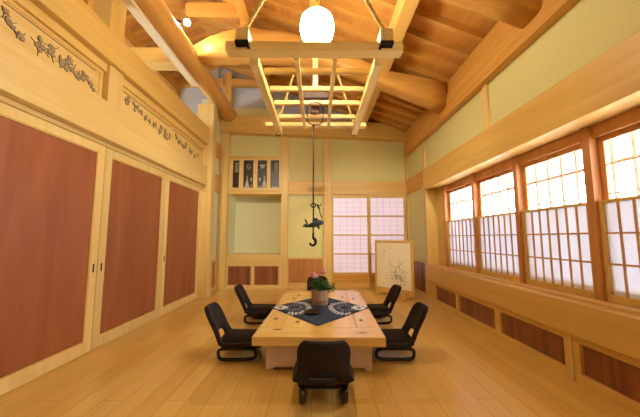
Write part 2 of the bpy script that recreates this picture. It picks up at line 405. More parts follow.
# middle bay wainscot
T(Bs([(-.699, .149, BY - .005, BY + .05, 0, .12), (-.699, .149, BY - .005, BY + .05, .665, .70), (-.699, -.67, BY - .005, BY + .05, .12, .665), (.12, .149, BY - .005, BY + .05, .12, .665)]), WL['X'], 'frame of the wainscot behind the flowers', 'frame')
T(B(-.669, .119, BY + .01, BY + .04, .121, .664), TAN, 'tan cedar wainscot behind the flowers', 'wainscot')

# alcove with wall cabinet above and low doors below
A0, A1 = -2.099, -.861
S('alcove', Bs([(A0 - .06, A0 + .004, BY + .121, BY + .62, .70, 2.30), (A1 + .001, A1 + .06, BY + .121, BY + .62, .70, 2.30), (A0 - .06, A1 + .06, BY + .58, BY + .66, .70, 2.30)]),
  PLASTP, 'open plastered alcove in the back wall', 'alcove')
T(B(A0, A1, BY + .0, BY + .58, 2.185, 2.25), W['X'], 'ceiling board of the alcove', 'board')
T(B(A0, A1, BY - .01, BY + .12, 2.251, 2.30), WL['X'], 'rail between the alcove and the display cabinet', 'rail')
T(B(A0, A1, BY - .03, BY + .58, .575, .77), WL['X'], 'thick shelf board at the bottom of the alcove', 'shelf')
cab = E('display_cabinet', (-1.48, BY, 2.301), 'small built in wall cabinet with four dark narrow panels above the alcove', 'cabinet')
bm = Bs([(A0, A1, BY - .012, BY + .02, 2.301, 2.335), (A0, A1, BY - .012, BY + .02, 3.0, 3.04)])
xs = [(A0, -2.015), (-1.865, -1.765), (-1.53, -1.43), (-1.205, -1.12), (-.915, A1)]
for a, b in xs: box(bm, a, b, BY - .012, BY + .02, 2.335, 3.0)
O('frame', bm, WL['X'], cab, bevel=.003)
O('carcass', B(A0 + .01, A1 - .01, BY + .06, BY + .3, 2.305, 3.03), CAB, cab)
T(B(A0, A1, BY - .012, BY + .1, 3.041, 3.10), W['X'], 'rail above the display cabinet', 'rail')
def star_patch(bm, cx, cz, rx, rz, y, rng, n=12):
    pts = [bm.verts.new((cx + rx * math.cos(2 * PI * k / n) * rng.uniform(.6, 1.1), y, cz + rz * math.sin(2 * PI * k / n) * rng.uniform(.6, 1.1))) for k in range(n)]
    f = bm.faces.new(pts); r = bmesh.ops.extrude_face_region(bm, geom=[f])
    for v in r['geom']:
        if isinstance(v, bmesh.types.BMVert): v.co.y += .003
gaps = [(xs[i][1], xs[i + 1][0]) for i in range(4)]
for i, (a, b) in enumerate(gaps):
    p = O('cabinet_panel', B(a, b, BY + .02, BY + .035, 2.335, 3.0), CAB, cab)
    rng = random.Random(20 + i); m = bmesh.new(); cx = (a + b) / 2; y = BY + .0165
    if i in (0, 3):
        px = cx + (.01 if i == 0 else .03)
        box(m, px - .045, px + .045, y - .002, y + .003, 2.70, 2.96)
        O('plaque', m, CABG, p)
        m = Bs([(px - .034, px - .026, y - .006, y - .0025, 2.72, 2.94), (px + .028, px + .035, y - .006, y - .0025, 2.72, 2.94), (px - .026, px + .028, y - .006, y - .0025, 2.925, 2.935), (px - .026, px + .028, y - .006, y - .0025, 2.72, 2.73)])
        for k in range(6): box(m, px - .012, px + .014, y - .006, y - .0025, 2.75 + k * .028, 2.762 + k * .028)
        O('plaque_marks', m, PALE, p)
        if i == 3:
            m = bmesh.new()
            for k in range(3): star_patch(m, cx - .05 + k * .05, 2.355, .025, .014, y - .002, rng)
            O('pale_motif', m, PALE, p)
    else:
        if i == 1:
            for k in range(11):
                q = PI * .35 + k * PI * 1.7 / 11; star_patch(m, cx + .035 * math.cos(q), 2.85 + .05 * math.sin(q), .024, .026, y, rng)
        else:
            for dx, dz in ((-.03, .02), (.0, -.01), (-.01, -.035), (.035, .02), (.02, -.02)): star_patch(m, cx + dx, 2.86 + dz, .035, .03, y, rng)
        sx = cx - .03 if i == 1 else cx + .05
        vs = [m.verts.new((sx + u, y, z)) for u, z in ((-.05, 2.345), (.05, 2.345), (.03, 2.47), (.012, 2.52), (.008, 2.63), (-.008, 2.63), (-.012, 2.52), (-.035, 2.45))]
        f = m.faces.new(vs); r = bmesh.ops.extrude_face_region(m, geom=[f])
        for v in r['geom']:
            if isinstance(v, bmesh.types.BMVert): v.co.y += .003
        ox = cx + .09 if i == 1 else cx - .06
        star_patch(m, ox - (.02 if i == 1 else 0), 2.54, .022, .05, y, rng)
        for k in range(4): star_patch(m, cx - .08 + .05 * k, 2.36 + rng.uniform(0, .03), .018, .016, y, rng)
        O('pale_motif', m, PALE, p)
# low cupboard under the alcove
lc = E('low_cupboard', (-1.48, BY, 0), 'low built in cupboard with two red brown doors under the alcove', 'cupboard')
O('cupboard_frame', Bs([(A0, A1, BY - .02, BY + .05, .0, .055), (A0, A1, BY - .02, BY + .05, .525, .574)]), WL['X'], lc, bevel=.003)
for x0, x1 in ((A0 + .001, -1.495), (-1.494, A1 - .001)):
    d = O('cupboard_door', Bs([(x0, x0 + .04, BY - .012, BY + .015, .056, .524), (x1 - .04, x1, BY - .012, BY + .015, .056, .524), (x0 + .04, x1 - .04, BY - .012, BY + .015, .056, .08), (x0 + .04, x1 - .04, BY - .012, BY + .015, .502, .524)]), WL['Z'], lc)
    O('door_board', B(x0 + .041, x1 - .041, BY - .004, BY + .01, .081, .501), REDD['Z'], d)

# sliding paper screens in the back wall
def screen(i, x0, x1, y, label):
    fr = S('door_%d' % i, Bs([(x0, x0 + .055, y, y + .03, .013, 2.178), (x1 - .055, x1, y, y + .03, .013, 2.178), (x0 + .055, x1 - .055, y, y + .03, 2.10, 2.178),
         (x0 + .055, x1 - .055, y, y + .03, .013, .13), (x0 + .055, x1 - .055, y, y + .03, .28, .35)] +
         [(x0 + .055, x1 - .055, y + .002, y + .028, z - .016, z + .016) for z in (.78, 1.22, 1.665)], bev=.002), W['X'], label, 'paper screen')
    a, b = x0 + .056, x1 - .056
    bm = bmesh.new()
    for k in range(1, 5): box(bm, a + (b - a) * k / 5 - .002, a + (b - a) * k / 5 + .002, y + .030, y + .036, .35, 2.10)
    for k in range(1, 16): 
        z = .35 + 1.75 * k / 16
        box(bm, a, b, y + .030, y + .035, z - .0018, z + .0018)
    O('fine_lattice', bm, plain('pinkish fine lattice', srgb(190, 160, 156), .7) if 'pinkish fine lattice' not in bpy.data.materials else bpy.data.materials['pinkish fine lattice'], fr)
    O('paper', B(x0 + .002, x1 - .002, y + .0365, y + .0375, .02, 2.176), PAPERB, fr)
    O('kick_board', B(a, b, y + .012, y + .022, .131, .279), WC['X'], fr)
screen(6, .3205, 1.235, BY + .055, 'left sliding paper screen in the back wall')
screen(7, 1.20, 2.0995, BY + .012, 'right sliding paper screen in the back wall, partly behind the framed painting')

# ---------------- right wall
WX = 2.32
S('wall_right', Bs([(RX, RX + .12, FY, 6.78, 2.481, 3.5), (RX, RX + .12, 5.69, 6.78, .66, 2.48), (RX, RX + .12, -1.6, -1.1, 0, 3.4), (RX + .1, WX + .15, FY, 5.55, -.02, .36)]), PLAST, 'yellow green plastered right wall above the windows', 'wall')
T(B(2.06, WX + .08, FY, 5.56, 2.09, 2.48), W['Y'], 'deep lintel beam above the windows', 'beam', bevel=.008)
T(B(2.035, WX + .06, FY, 5.56, .375, .64), W['Y'], 'deep sill beam under the windows', 'sill', bevel=.008)
T(B(RX - .03, WX + .1, 5.562, 5.68, .0, 3.07), WL['Z'], 'pale post and reveal at the far end of the windows', 'post')
T(B(RX - .03, RX - .001, 3.42, 3.53, 2.481, 3.07), WL['Z'], 'short pale post on the upper right plaster nearer the camera', 'post')
T(B(RX - .03, RX - .001, .9, 1.0, 2.481, 3.07), WL['Z'], 'short pale post on the upper right plaster beside the camera', 'post')
T(B(2.03, 2.35, FY, 6.64, 3.07, 3.39), WC['Y'], 'wall plate beam along the top of the right wall', 'beam', bevel=.008)
T(B(2.08, 2.3, FY, 6.64, 3.392, 3.64), WC['Y'], 'board between the right wall plate and the rafters', 'board')
T(B(RX - .035, RX - .001, 5.682, 6.72, 2.17, 2.50), WC['Y'], 'rail across the plaster strip beyond the windows', 'rail')
T(Bs([(RX - .02, RX - .001, 5.682, 6.72, 0, .075), (RX - .02, RX - .001, 5.682, 6.72, .66, .70), (RX - .02, RX - .001, 5.682, 5.76, .075, .66), (RX - .02, RX - .001, 6.6, 6.72, .075, .66)]), W['Z'], 'frame of the low board beyond the windows', 'frame')
T(B(RX - .012, RX - .002, 5.761, 6.599, .076, .659), REDD['Z'], 'low dark red board beyond the windows', 'wainscot')
S('wall_right_low', B(RX + .001, RX + .10, FY, 6.78, 0, .66), W['Z'], 'low wall behind the boards on the right', 'wall')
# low boards under the sill
ys = [(4.455, 5.19), (3.49, 4.37), (2.53, 3.39), (1.50, 2.38), (.52, 1.41), (-.44, .43)]
names = ['farthest', 'second farthest', 'middle', 'nearest visible', 'unseen', 'unseen']
bm = bmesh.new(); box(bm, 2.075, 2.13, FY, 5.561, 0, .078); box(bm, 2.075, 2.13, FY, 5.561, .315, .374)
prev = 5.561
for y0, y1 in ys: box(bm, 2.075, 2.13, y1, prev, .078, .315); prev = y0
box(bm, 2.075, 2.13, FY, prev, .078, .315)
T(bm, W['Y'], 'frame holding the low red boards under the window sill', 'frame')
T(B(2.062, 2.0745, 2.44, 2.47, 0, .374), WL['Z'], 'thin upright batten between the low boards under the sill', 'batten')
for (y0, y1), nm in zip(ys[:4], names):
    T(B(2.10, 2.128, y0 + .001, y1 - .001, .079, .314), REDD['Z'], nm + ' low dark red board under the window sill', 'wainscot')

# windows: reddish frames, clear upper sash, papered lower sash
def window(i, y0, y1, far_post, label):
    fr = S('window_%d' % i, Bs([(WX - .045, WX + .06, y1 - far_post, y1, .641, 2.089), (WX - .015, WX + .06, y0, y1 - far_post, 1.985, 2.089)]), WR['Z'], label, 'window', bevel=.004)
    a, b = y0 + .001, y1 - far_post - .001
    s = O('clear_sash', Bs([(WX + .025, WX + .05, a, a + .03, .70, 1.984), (WX + .025, WX + .05, b - .05, b, .70, 1.984), (WX + .025, WX + .05, a + .03, b - .05, 1.94, 1.984), (WX + .025, WX + .05, a + .03, b - .05, .70, .75),
               (WX + .03, WX + .042, a + .03, b - .05, 1.735, 1.746), (WX + .03, WX + .042, a + .03, b - .05, 1.50, 1.51)]), WR['Z'], fr)
    O('glass_pane', B(WX + .044, WX + .046, a + .031, b - .051, .751, 1.939), GLASS, s)
    p = O('papered_sash', Bs([(WX - .02, WX + .015, a, a + .034, .642, 1.455), (WX - .02, WX + .015, b - .03, b, .642, 1.455), (WX - .02, WX + .015, a + .034, b - .03, .642, .705), (WX - .02, WX + .015, a + .034, b - .03, 1.43, 1.455)], bev=.002), W['Z'], fr)
    c, d = a + .034, b - .03; n = 7; m = bmesh.new()
    for k in range(1, n): y = c + (d - c) * k / n; box(m, WX - .013, WX + .002, y - .0055, y + .0055, .705, 1.43)
    for k in (1, 2): z = .705 + .725 * k / 3; box(m, WX - .0125, WX + .0025, c, d, z - .0075, z + .0075)
    O('lattice', m, WC['Z'], p)
    O('paper', B(WX + .003, WX + .004, c, d, .705, 1.43), PAPER, p)
T(B(WX - .02, WX + .06, 5.19, 5.561, .641, 2.089), WL['Z'], 'pale upright board in the reveal at the far end of the windows', 'board')
window(1, 4.22, 5.189, .06, 'farthest window, clear glass above a papered lattice')
window(2, 3.31, 4.219, .055, 'second farthest window, clear glass above a papered lattice')
window(3, 2.42, 3.309, .065, 'third window from the far end, clear glass above a papered lattice')
window(4, 1.48, 2.419, .075, 'nearest window, cut by the right edge of the photo')
window(5, .50, 1.479, .11, 'window beside the camera outside the frame')
window(6, -.6, .499, .11, 'window behind the camera outside the frame')
S('wall_right_rear', B(WX - .05, WX + .1, FY, -.601, .36, 2.08), PLAST, 'plaster beyond the last window behind the camera', 'wall')
# outside lattice of vertical bars
lat = E('outside_lattice', (2.98, 2.5, -.3), 'sun bleached lattice of upright bars outside the windows', 'lattice')
y = -1.0
bmr = bmesh.new()
while y < 6.4:
    O('bar', B(2.75, 2.775, y, y + .03, -.35, 2.3), OUT, lat); y += .19
O('cross_rail', Bs([(2.776, 2.80, -1.1, 6.4, z, z + .025) for z in (.3, 1.85)]), OUT, lat)
S('eaves', B(2.62, 3.6, FY, 7.4, 2.55, 2.6), OUT, 'underside of the outside eaves', 'eaves')

# ---------------- unseen enclosing walls (rear, side hall)
S('wall_front', B(-5.2, WX + .2, FY - .15, FY, 0, 5.6), PLAST, 'plastered wall behind the camera', 'wall')
S('wall_gable', Bs([(-5.2, -2.47, BY + .1, BY + .2, 0, 5.6), (-2.47, 2.3, BY + .15, BY + .25, 3.7, 5.6)]), WHITE, 'white plastered gable above the back wall', 'wall')
S('wall_hall', Bs([(-5.3, -5.2, FY, BY + .2, 0, 2.2), (-5.3, -5.2, FY, BY + .2, 3.8, 4.6), (-5.3, -5.2, FY, .5, 2.2, 3.8), (-5.3, -5.2, 5.5, BY + .2, 2.2, 3.8), (-5.3, -5.2, .5, 5.5, 3.0, 3.8)]), WHITE, 'white side wall of the adjoining hall', 'wall')
S('window_7', Bs([(-5.28, -5.22, .5, 5.5, 2.2, 2.26), (-5.28, -5.22, .5, 5.5, 2.94, 2.999)] + [(-5.28, -5.22, .5 + k * 1.235, .56 + k * 1.235, 2.26, 2.94) for k in range(5)]), W['Y'], 'high window of the adjoining hall', 'window')

# ---------------- roof: boards, rafters, purlins, logs
bm = bmesh.new()
def slab(bm, xa, xb, dz, t, y0, y1):
    za, zb = zr(xa) + dz, (zr(xb) if xb < -2.4 or xb > -2.4 else 3.62 + .4 * 4.5) + dz
    vs = [bm.verts.new(p) for p in ((xa, y0, za), (xb, y0, zb), (xb, y1, zb), (xa, y1, za), (xa, y0, za + t), (xb, y0, zb + t), (xb, y1, zb + t), (xa, y1, za + t))]
    for f in ((0, 1, 2, 3), (4, 7, 6, 5), (0, 4, 5, 1), (1, 5, 6, 2), (2, 6, 7, 3), (3, 7, 4, 0)): bm.faces.new([vs[i] for i in f])
slab(bm, -2.399, 3.4, .10, .04, FY - .1, 7.5); slab(bm, -5.4, -2.401, .10, .04, FY - .1, 7.5)
ceil = S('ceiling', bm, BOARD, 'boarded open roof with exposed rafters', 'ceiling')
y = FY + .15
k = 0
while y < 6.9:
    bm = bmesh.new(); slab(bm, -2.399, 2.28, 0, .10, y, y + .075); O('rafter', bm, WC['X'], ceil)
    bm = bmesh.new(); slab(bm, -5.15, -2.401, 0, .10, y, y + .075); O('rafter', bm, WC['X'], ceil)
    y += .345
for x, w, lbl in ((1.045, .17, 'purlin on the right slope, right of the hanging lattice'), (-.04, .13, 'purlin straight above the hanging lattice'), (-1.18, .16, 'purlin on the left part of the roof'), (-3.5, .16, 'purlin above the adjoining hall')):
    z1 = min(zr(x - w / 2), zr(x + w / 2)) - .002; T(B(x - w / 2, x + w / 2, FY, 6.94, z1 - .24, z1), WC['Y'] if x < 1 else W['Y'], lbl, 'purlin')
# ridge log on the left wall line
bm = bmesh.new(); npt = 16
tube(bm, [(-2.10 + .008 * math.sin(i * .6), FY + .0 + i * (6.72 - FY) / npt, 4.06) for i in range(npt + 1)], .17, 24)
T(bm, WLOG['Y'], 'long round log running above the upper left wall', 'log', smooth=True, bevel=0)
T(B(-2.25, -2.125, FY, 4.95, 3.845, 3.885), WP, 'whitish batten under the long round log', 'batten')
def log(yc, wy, stations, lbl):
    bm = bmesh.new(); rings = []; seg = 16
    for x, z0, z1 in stations:
        cz, h = (z0 + z1) / 2, (z1 - z0) / 2; r = []
        for q in range(seg):
            a = 2 * PI * q / seg; c, s = math.cos(a), math.sin(a)
            e = .42
            r.append(bm.verts.new((x, yc + wy / 2 * math.copysign(abs(c) ** e, c), cz + h * math.copysign(abs(s) ** e, s))))
        rings.append(r)
    for a, b in zip(rings, rings[1:]):
        for q in range(seg): bm.faces.new((a[q], a[(q + 1) % seg], b[(q + 1) % seg], b[q]))
    bm.faces.new(rings[0]); bm.faces.new(rings[-1][::-1])
    return T(bm, WLOG['X'], lbl, 'log', smooth=True, bevel=0)
ST = [(-2.30, 4.02, 4.52), (-1.8, 4.03, 4.56), (-1.2, 4.05, 4.58), (-.6, 4.03, 4.56), (-.1, 3.97, 4.20), (.2, 3.93, 4.2), (.6, 3.80, 4.05), (1.0, 3.63, 3.78), (1.4, 3.46, 3.76), (1.75, 3.31, 3.72), (2.029, 3.2, 3.66)]
ST = [(-1.99, 4.03, 4.24), (-1.75, 4.03, 4.40), (-1.45, 4.04, 4.52), (-1.2, 4.05, 4.58), (-.6, 4.03, 4.52), (-.1, 3.97, 4.40), (.3, 3.90, 4.22), (.7, 3.76, 4.02), (1.0, 3.62, 3.86), (1.4, 3.46, 3.79), (1.75, 3.31, 3.73), (2.029, 3.2, 3.66)]
log(4.52, .32, ST, 'arched hewn log crossing the roof behind the hanging lattice')
log(2.55, .32, ST, 'hewn log crossing the roof at the top right of the photo')
log(.45, .32, ST, 'hewn log crossing the roof above the camera')
T(B(-4.9, -2.28, 4.40, 4.64, 3.95, 4.2), W['X'], 'pale tie beam over the adjoining hall', 'beam')
T(B(-2.2, -.86, 4.47, 4.57, 4.86, 5.05), WC['X'], 'short horizontal tie above the arched log', 'tie')
T(B(-1.27, -1.09, 4.42, 4.46, 4.5, 4.69), WC['Z'], 'short strut between the arched log and a purlin', 'strut')
T(B(-2.3, -2.12, BY + .0, BY + .14, 4.082, 5.2), WC['Z'], 'strut on the white gable above the corner post', 'strut')
T(B(-3.62, -3.44, BY - .03, BY + .09, 0, 4.9), WC['Z'], 'post on the white wall of the adjoining hall', 'post')
T(B(-4.9, -3.63, BY - .03, BY + .09, 4.45, 4.62), WC['X'], 'tie on the white wall of the adjoining hall', 'tie')
T(B(-3.43, -2.31, BY - .03, BY + .09, 4.86, 5.04), WC['X'], 'tie on the white gable left of the strut', 'tie')
T(B(-2.11, -1.45, BY - .03, BY + .09, 4.86, 5.04), WC['X'], 'tie on the white gable right of the strut', 'tie')
bm = bmesh.new(); tube(bm, [(-2.9, 6.6, 5.0), (-2.3, 6.6, 4.7)], .05, 4)

# ------------------------------------------------------------------ hanging lattice over the hearth table
hl = E('hanging_lattice', (-.02, 3.3, 2.72), 'square wooden lattice frame hanging on ropes above the low table', 'hanging lattice')
for x in (-.575, .555): O('side_rail', B(x - .04, x + .04, 2.472, 4.27, 2.705, 2.79), WL['Y'], hl, bevel=.004)
O('front_beam', B(-.80, .745, 2.36, 2.47, 2.766, 2.85), WL['X'], hl, bevel=.004)
O('rear_beam', B(-.765, .72, 4.15, 4.25, 2.802, 2.86), WL['X'], hl, bevel=.004)
for x in (-.19, .155): O('long_slat', B(x - .021, x + .021, 2.475, 4.145, 2.75, 2.80), WL['Y'], hl, bevel=.003)
for y in (2.75, 3.10, 3.433, 3.84): O('cross_slat', B(-.534, .514, y - .022, y + .022, 2.785, 2.835), WL['X'], hl, bevel=.003)
for x, s in ((-.645, -1), (.59, 1)):
    b = O('end_block', B(x - .055, x + .055, 2.305, 2.46, 2.822, 2.935), WL['Y'], hl, bevel=.005)
    O('iron_strap', Bs([(x - .057, x + .057, 2.300, 2.359, 2.790, 2.821)]), BLACK, b)
    O('rear_cap', B(x * .93 - .035, x * .93 + .035, 4.271, 4.30, 2.70, 2.79), BLACK, hl)
    O('peg', B(x - .012 - .05 * s, x + .012 - .05 * s, 2.352, 2.359, 2.775, 2.79), RUST, hl)
def rope(a, b, r=.006, turns=26):
    a, b = Vector(a), Vector(b); bm = bmesh.new(); d = (b - a); n = turns * 6
    s = d.cross(Vector((0, 1, .2))).normalized(); u = d.cross(s).normalized()
    for ph in (0, PI):
        tube(bm, [a + d * (i / n) + (s * math.cos(2 * PI * turns * i / n + ph) + u * math.sin(2 * PI * turns * i / n + ph)) * r * .9 for i in range(n + 1)], r, 5)
    return bm
for x in (-.61, .56):
    t_ = -.10 if x < 0 else .04
    rb = rope((x, 2.32, 2.94), (t_, 2.55, 4.22), .011); O('rope', rb, ROPE, hl, smooth=True)
    rb = rope((x * .92, 4.0, 2.80), (t_, 3.85, 4.20), .009); O('rope', rb, ROPE, hl, smooth=True)
    kb = bmesh.new()
    for q in range(5):
        a = q * 1.3; tube(kb, [(x * .92 + .12 * (1 if x < 0 else -1), 3.97, 3.1), (x * .92 + .12 * (1 if x < 0 else -1) + .05 * math.cos(a), 3.97, 3.1 + .06 * math.sin(a))], .004, 5)
    O('knot', kb, ROPE, hl)

# ------------------------------------------------------------------ hearth hanger: bracket, wire loop, rod, fish, hook
jk = E('pot_hanger', (-.045, 3.5, 1.03), 'black iron pot hanger with a rod, a cast fish and a hook above the table', 'pot hanger')
O('hanger_block', Bs([(-.20, .14, 3.44, 3.56, 2.875, 2.965)], bev=.01), plain('dark smoked wood', srgb(70, 48, 34), .7, noise=.3), jk)
O('hanger_post', Bs([(-.083, .022, 3.46, 3.54, 2.70, 2.874)], bev=.006), plain('brown hanger wood', srgb(112, 70, 40), .6, noise=.3), jk)
O('hanger_strut', Bs([(-.06, .0, 3.48, 3.52, 2.966, 4.20)]), WC['Z'], jk)
bm = bmesh.new(); pts = []
for i in range(36):
    a = 2 * PI * i / 36; c, s = math.cos(a), math.sin(a)
    pts.append((-.03 + .098 * math.copysign(abs(c) ** .6, c), 3.395, 2.655 + .14 * math.copysign(abs(s) ** .75, s)))
tube(bm, pts, .006, 6, closed=True); O('wire_loop', bm, BLACK, jk, smooth=True)
bm = bmesh.new(); lathe(bm, [(0, 0), (.009, .002), (.009, 1.32), (0, 1.322)], (-.05, 3.42, 1.20), 10); lathe(bm, [(0, 0), (.018, .005), (.02, .02), (.01, .035), (0, .036)], (-.045, 3.42, 2.50), 10)
O('rod', bm, plain('brown rod', srgb(84, 66, 44), .5, .5), jk, smooth=True)
# fish body
bm = bmesh.new(); secs = []
FX, FZ, FYY = -.03, 1.31, 3.36
SC = .8
st = [(-.155, .004, .006), (-.14, .012, .030), (-.115, .009, .018), (-.08, .016, .026), (-.02, .03, .042), (.04, .033, .046), (.09, .026, .036), (.12, .014, .02), (.132, .003, .004)]
tube(bm, [(FX + a * SC, FYY, FZ + a * .10 + .01 * math.sin(a * 20)) for a, _, _ in st], [b * SC for _, b, _ in st], 12, rz=[c * SC for _, _, c in st])
fish = O('cast_fish', bm, IRON, jk, smooth=True)
def flat(bm, pts, y, t=.008):
    pts = [(FX + (p[0] - FX) * .8, FZ + (p[1] - FZ) * .8) for p in pts]
    a = [bm.verts.new((p[0], y - t / 2, p[1])) for p in pts]; b = [bm.verts.new((p[0], y + t / 2, p[1])) for p in pts]
    bm.faces.new(a); bm.faces.new(b[::-1]); n = len(pts)
    for i in range(n): bm.faces.new((a[i], b[i], b[(i + 1) % n], a[(i + 1) % n]))
bm = bmesh.new()
flat(bm, [(FX - .12, FZ - .005), (FX - .155, FZ + .075), (FX - .125, FZ + .065), (FX - .10, FZ + .01)], FYY)
flat(bm, [(FX - .12, FZ - .02), (FX - .185, FZ - .045), (FX - .16, FZ - .005), (FX - .11, FZ + .005)], FYY)
O('tail', bm, IRON, fish); bm = bmesh.new()
flat(bm, [(FX - .03, FZ + .035), (FX - .02, FZ + .085), (FX + .03, FZ + .09), (FX + .06, FZ + .05)], FYY)
O('fin', bm, IRON, fish); bm = bmesh.new()
flat(bm, [(FX + .02, FZ - .03), (FX + .05, FZ - .08), (FX + .075, FZ - .06), (FX + .06, FZ - .02)], FYY)
O('fin', bm, IRON, fish)
bm = bmesh.new()
tube(bm, [(FX - .02 + .03 * math.cos(a), 3.37, 1.53 + .022 * math.sin(a)) for a in [2 * PI * i / 16 for i in range(16)]], .007, 6, closed=True)
tube(bm, [(FX - .0, 3.37, 1.53), (FX + .03, 3.365, 1.54), (FX + .06, 3.36, 1.52), (FX + .075, 3.36, 1.555)], .006, 6)
tube(bm, [(FX + .04, 3.365, 1.51), (FX + .06, 3.36, 1.44), (FX + .085, 3.36, 1.37)], .006, 6)
tube(bm, [(FX + .03, 3.37, 1.53), (FX + .05, 3.36, 1.49)], .011, 6)
O('cord', bm, BLACK, jk, smooth=True)
bm = bmesh.new()
pts = [(-.05, 3.42, 1.21), (-.052, 3.42, 1.17), (-.045, 3.42, 1.14)] + [(-.056 + .035 * math.cos(a), 3.42, 1.105 + .042 * math.sin(a)) for a in [PI * .42 - i * PI * 1.35 / 12 for i in range(13)]]
tube(bm, pts, [.013, .013, .016] + [.019 - .0006 * i for i in range(13)], 8)
O('hook', bm, RUST, jk, smooth=True)

# ------------------------------------------------------------------ lamps
WARM = (1.0, .80, .52, 1)
pl = E('pendant_lamp', (-.007, 2.85, 3.2), 'glowing round opal globe pendant lamp above the hanging lattice', 'lamp')
prof = [(0, -.17), (.07, -.167), (.13, -.145), (.162, -.10), (.176, -.04), (.176, .03), (.162, .09), (.125, .13), (.07, .155), (0, .16)]
bm = bmesh.new(); lathe(bm, prof, (-.007, 2.85, 3.36), 28); O('globe', bm, glow('opal glow', (1, .88, .66, 1), 29), pl, smooth=True)
O('cord', B(-.013, -.001, 2.844, 2.856, 3.66, 4.21), BLACK, pl)
bm = bmesh.new(); lathe(bm, [(0, 0), (.03, .0), (.03, .04), (.012, .06), (0, .062)], (-.007, 2.85, 3.54), 14); O('cap', bm, BLACK, pl, smooth=True)
added_globe = E('pendant_lamp', (0, -.4, 3.2), 'added unseen opal globe pendant lamp behind the camera', 'lamp')  # globe added out of view to brighten the near part of the room
bm = bmesh.new(); lathe(bm, prof, (-.007, -.4, 3.405), 28); O('globe', bm, glow('added dim opal glow', (1, .88, .66, 1), 4), added_globe, smooth=True)
O('cord', B(-.013, -.001, -.406, -.394, 3.66, 4.21), BLACK, added_globe)
sp = E('spotlight', (-1.95, 3.98, 4.25), 'small bright spotlight on the round log at the upper left', 'spotlight')
SPX = Vector((-1.93, 4.0, 4.32))
bm = bmesh.new(); tube(bm, [SPX + Vector((-.17, 0, .03)), SPX + Vector((-.03, 0, 0))], .014, 8); O('bracket', bm, BLACK, sp)
bm = bmesh.new(); bmesh.ops.create_uvsphere(bm, u_segments=16, v_segments=10, radius=.045)
for v in bm.verts: v.co += SPX
O('bulb', bm, glow('spot glow', (1, .88, .66, 1), 170), sp, smooth=True)

for sx, lb in ((-1.45, 'added unseen black spotlight at upper left aimed at the alcove wall'), (1.35, 'added unseen black spotlight at upper right aimed at the paper screens')):  # pair added out of view so the far wall is evenly lit
    q = E('spotlight', (sx, 1.0, 3.5), lb, 'spotlight')
    P0 = Vector((sx, 1.0, 3.5)); D = Vector((sx * .95, 6.8, 1.3)) - P0; D.normalize()
    bm = bmesh.new(); tube(bm, [P0 - D * .10, P0 - D * .09, P0 + D * .02], [.02, .045, .045], 16); O('can', bm, BLACK, q, smooth=False)
    O('stem', B(sx - .008, sx + .008, .92, .936, 3.55, 3.9), BLACK, q)
    bm = bmesh.new(); tube(bm, [P0 + D * .021, P0 + D * .024], .04, 16); O('lens', bm, glow('added spot lens', (1, .9, .7, 1), 20) if 'added spot lens' not in bpy.data.materials else bpy.data.materials['added spot lens'], q)
    ld = bpy.data.lights.new('added_spot_beam', 'SPOT'); ld.energy = 170; ld.color = (1, .86, .62); ld.spot_size = math.radians(40); ld.spot_blend = .8; ld.shadow_soft_size = .06
    lo = bpy.data.objects.new('added_spot_beam', ld); C.objects.link(lo); lo.location = P0 + D * .05; lo.rotation_euler = D.to_track_quat('-Z', 'Y').to_euler()

# ------------------------------------------------------------------ low table
tb = E('low_table', (0, 0, 0), 'long low knotty pine table in the middle of the room', 'table', local=True)
TW, TL = 1.15, 2.22     # built along local y, front edge at y=0
h0, h1 = .226, .306
for y0, y1 in ((0, .27), (TL - .27, TL)): O('end_board', B(-TW / 2, TW / 2, y0, y1, h0, h1), TBL['X'], tb, bevel=.006)
for s in (-1, 1): O('side_board', B(s * TW / 2, s * (TW / 2 - .215), .2715, TL - .2715, h0, h1), TBL['Y'], tb, bevel=.004)
O('centre_panel', B(-(TW / 2 - .218), TW / 2 - .218, .273, TL - .273, h0 + .01, h1 - .001), TBL['Y'], tb, bevel=.003)
for yc in (.08, TL - .16):
    lg = O('leg', Bs([(-.465, .465, yc, yc + .08, .022, h0 - .001), (-.465, -.40, yc, yc + .08, 0, .022), (.40, .465, yc, yc + .08, 0, .022)]), TLEG, tb, bevel=.003)
for s in (-1, 1): O('stretcher', B(s * .40, s * .36, .161, TL - .161, .03, h0 - .001), TLEG, tb)
tb.location = (.01, 2.58, 0); tb.rotation_euler = (0, 0, -math.radians(1.9))
Mt = Matrix.Translation(tb.location) @ Matrix.Rotation(tb.rotation_euler.z, 4, 'Z')

# cloth on the table
bm = bmesh.new(); n = 26
g = [[None] * (n + 1) for _ in range(n + 1)]
for i in range(n + 1):
    for j in range(n + 1):
        u, v = i / n, j / n
        x = (u - v) * .60; y = (u + v - 1) * .73
        if abs(x) > .50: y += 0
        g[i][j] = bm.verts.new((x, y, .0035 + .0016 * math.sin(9 * u + 4 * v) * math.sin(7 * v)))
for i in range(n):
    for j in range(n): bm.faces.new((g[i][j], g[i + 1][j], g[i + 1][j + 1], g[i][j + 1]))
cl = O('table_cloth', bm, CLOTH, origin=(0, 0, 0), smooth=True)
sm = cl.modifiers.new('s', 'SOLIDIFY'); sm.thickness = .0015; sm.offset = 0
cl.location = (.028, 3.62, .3062); cl.rotation_euler = (0, 0, -math.radians(1.9))
tag(cl, 'indigo square cloth with white tie dyed rings laid cornerwise on the table', 'cloth')

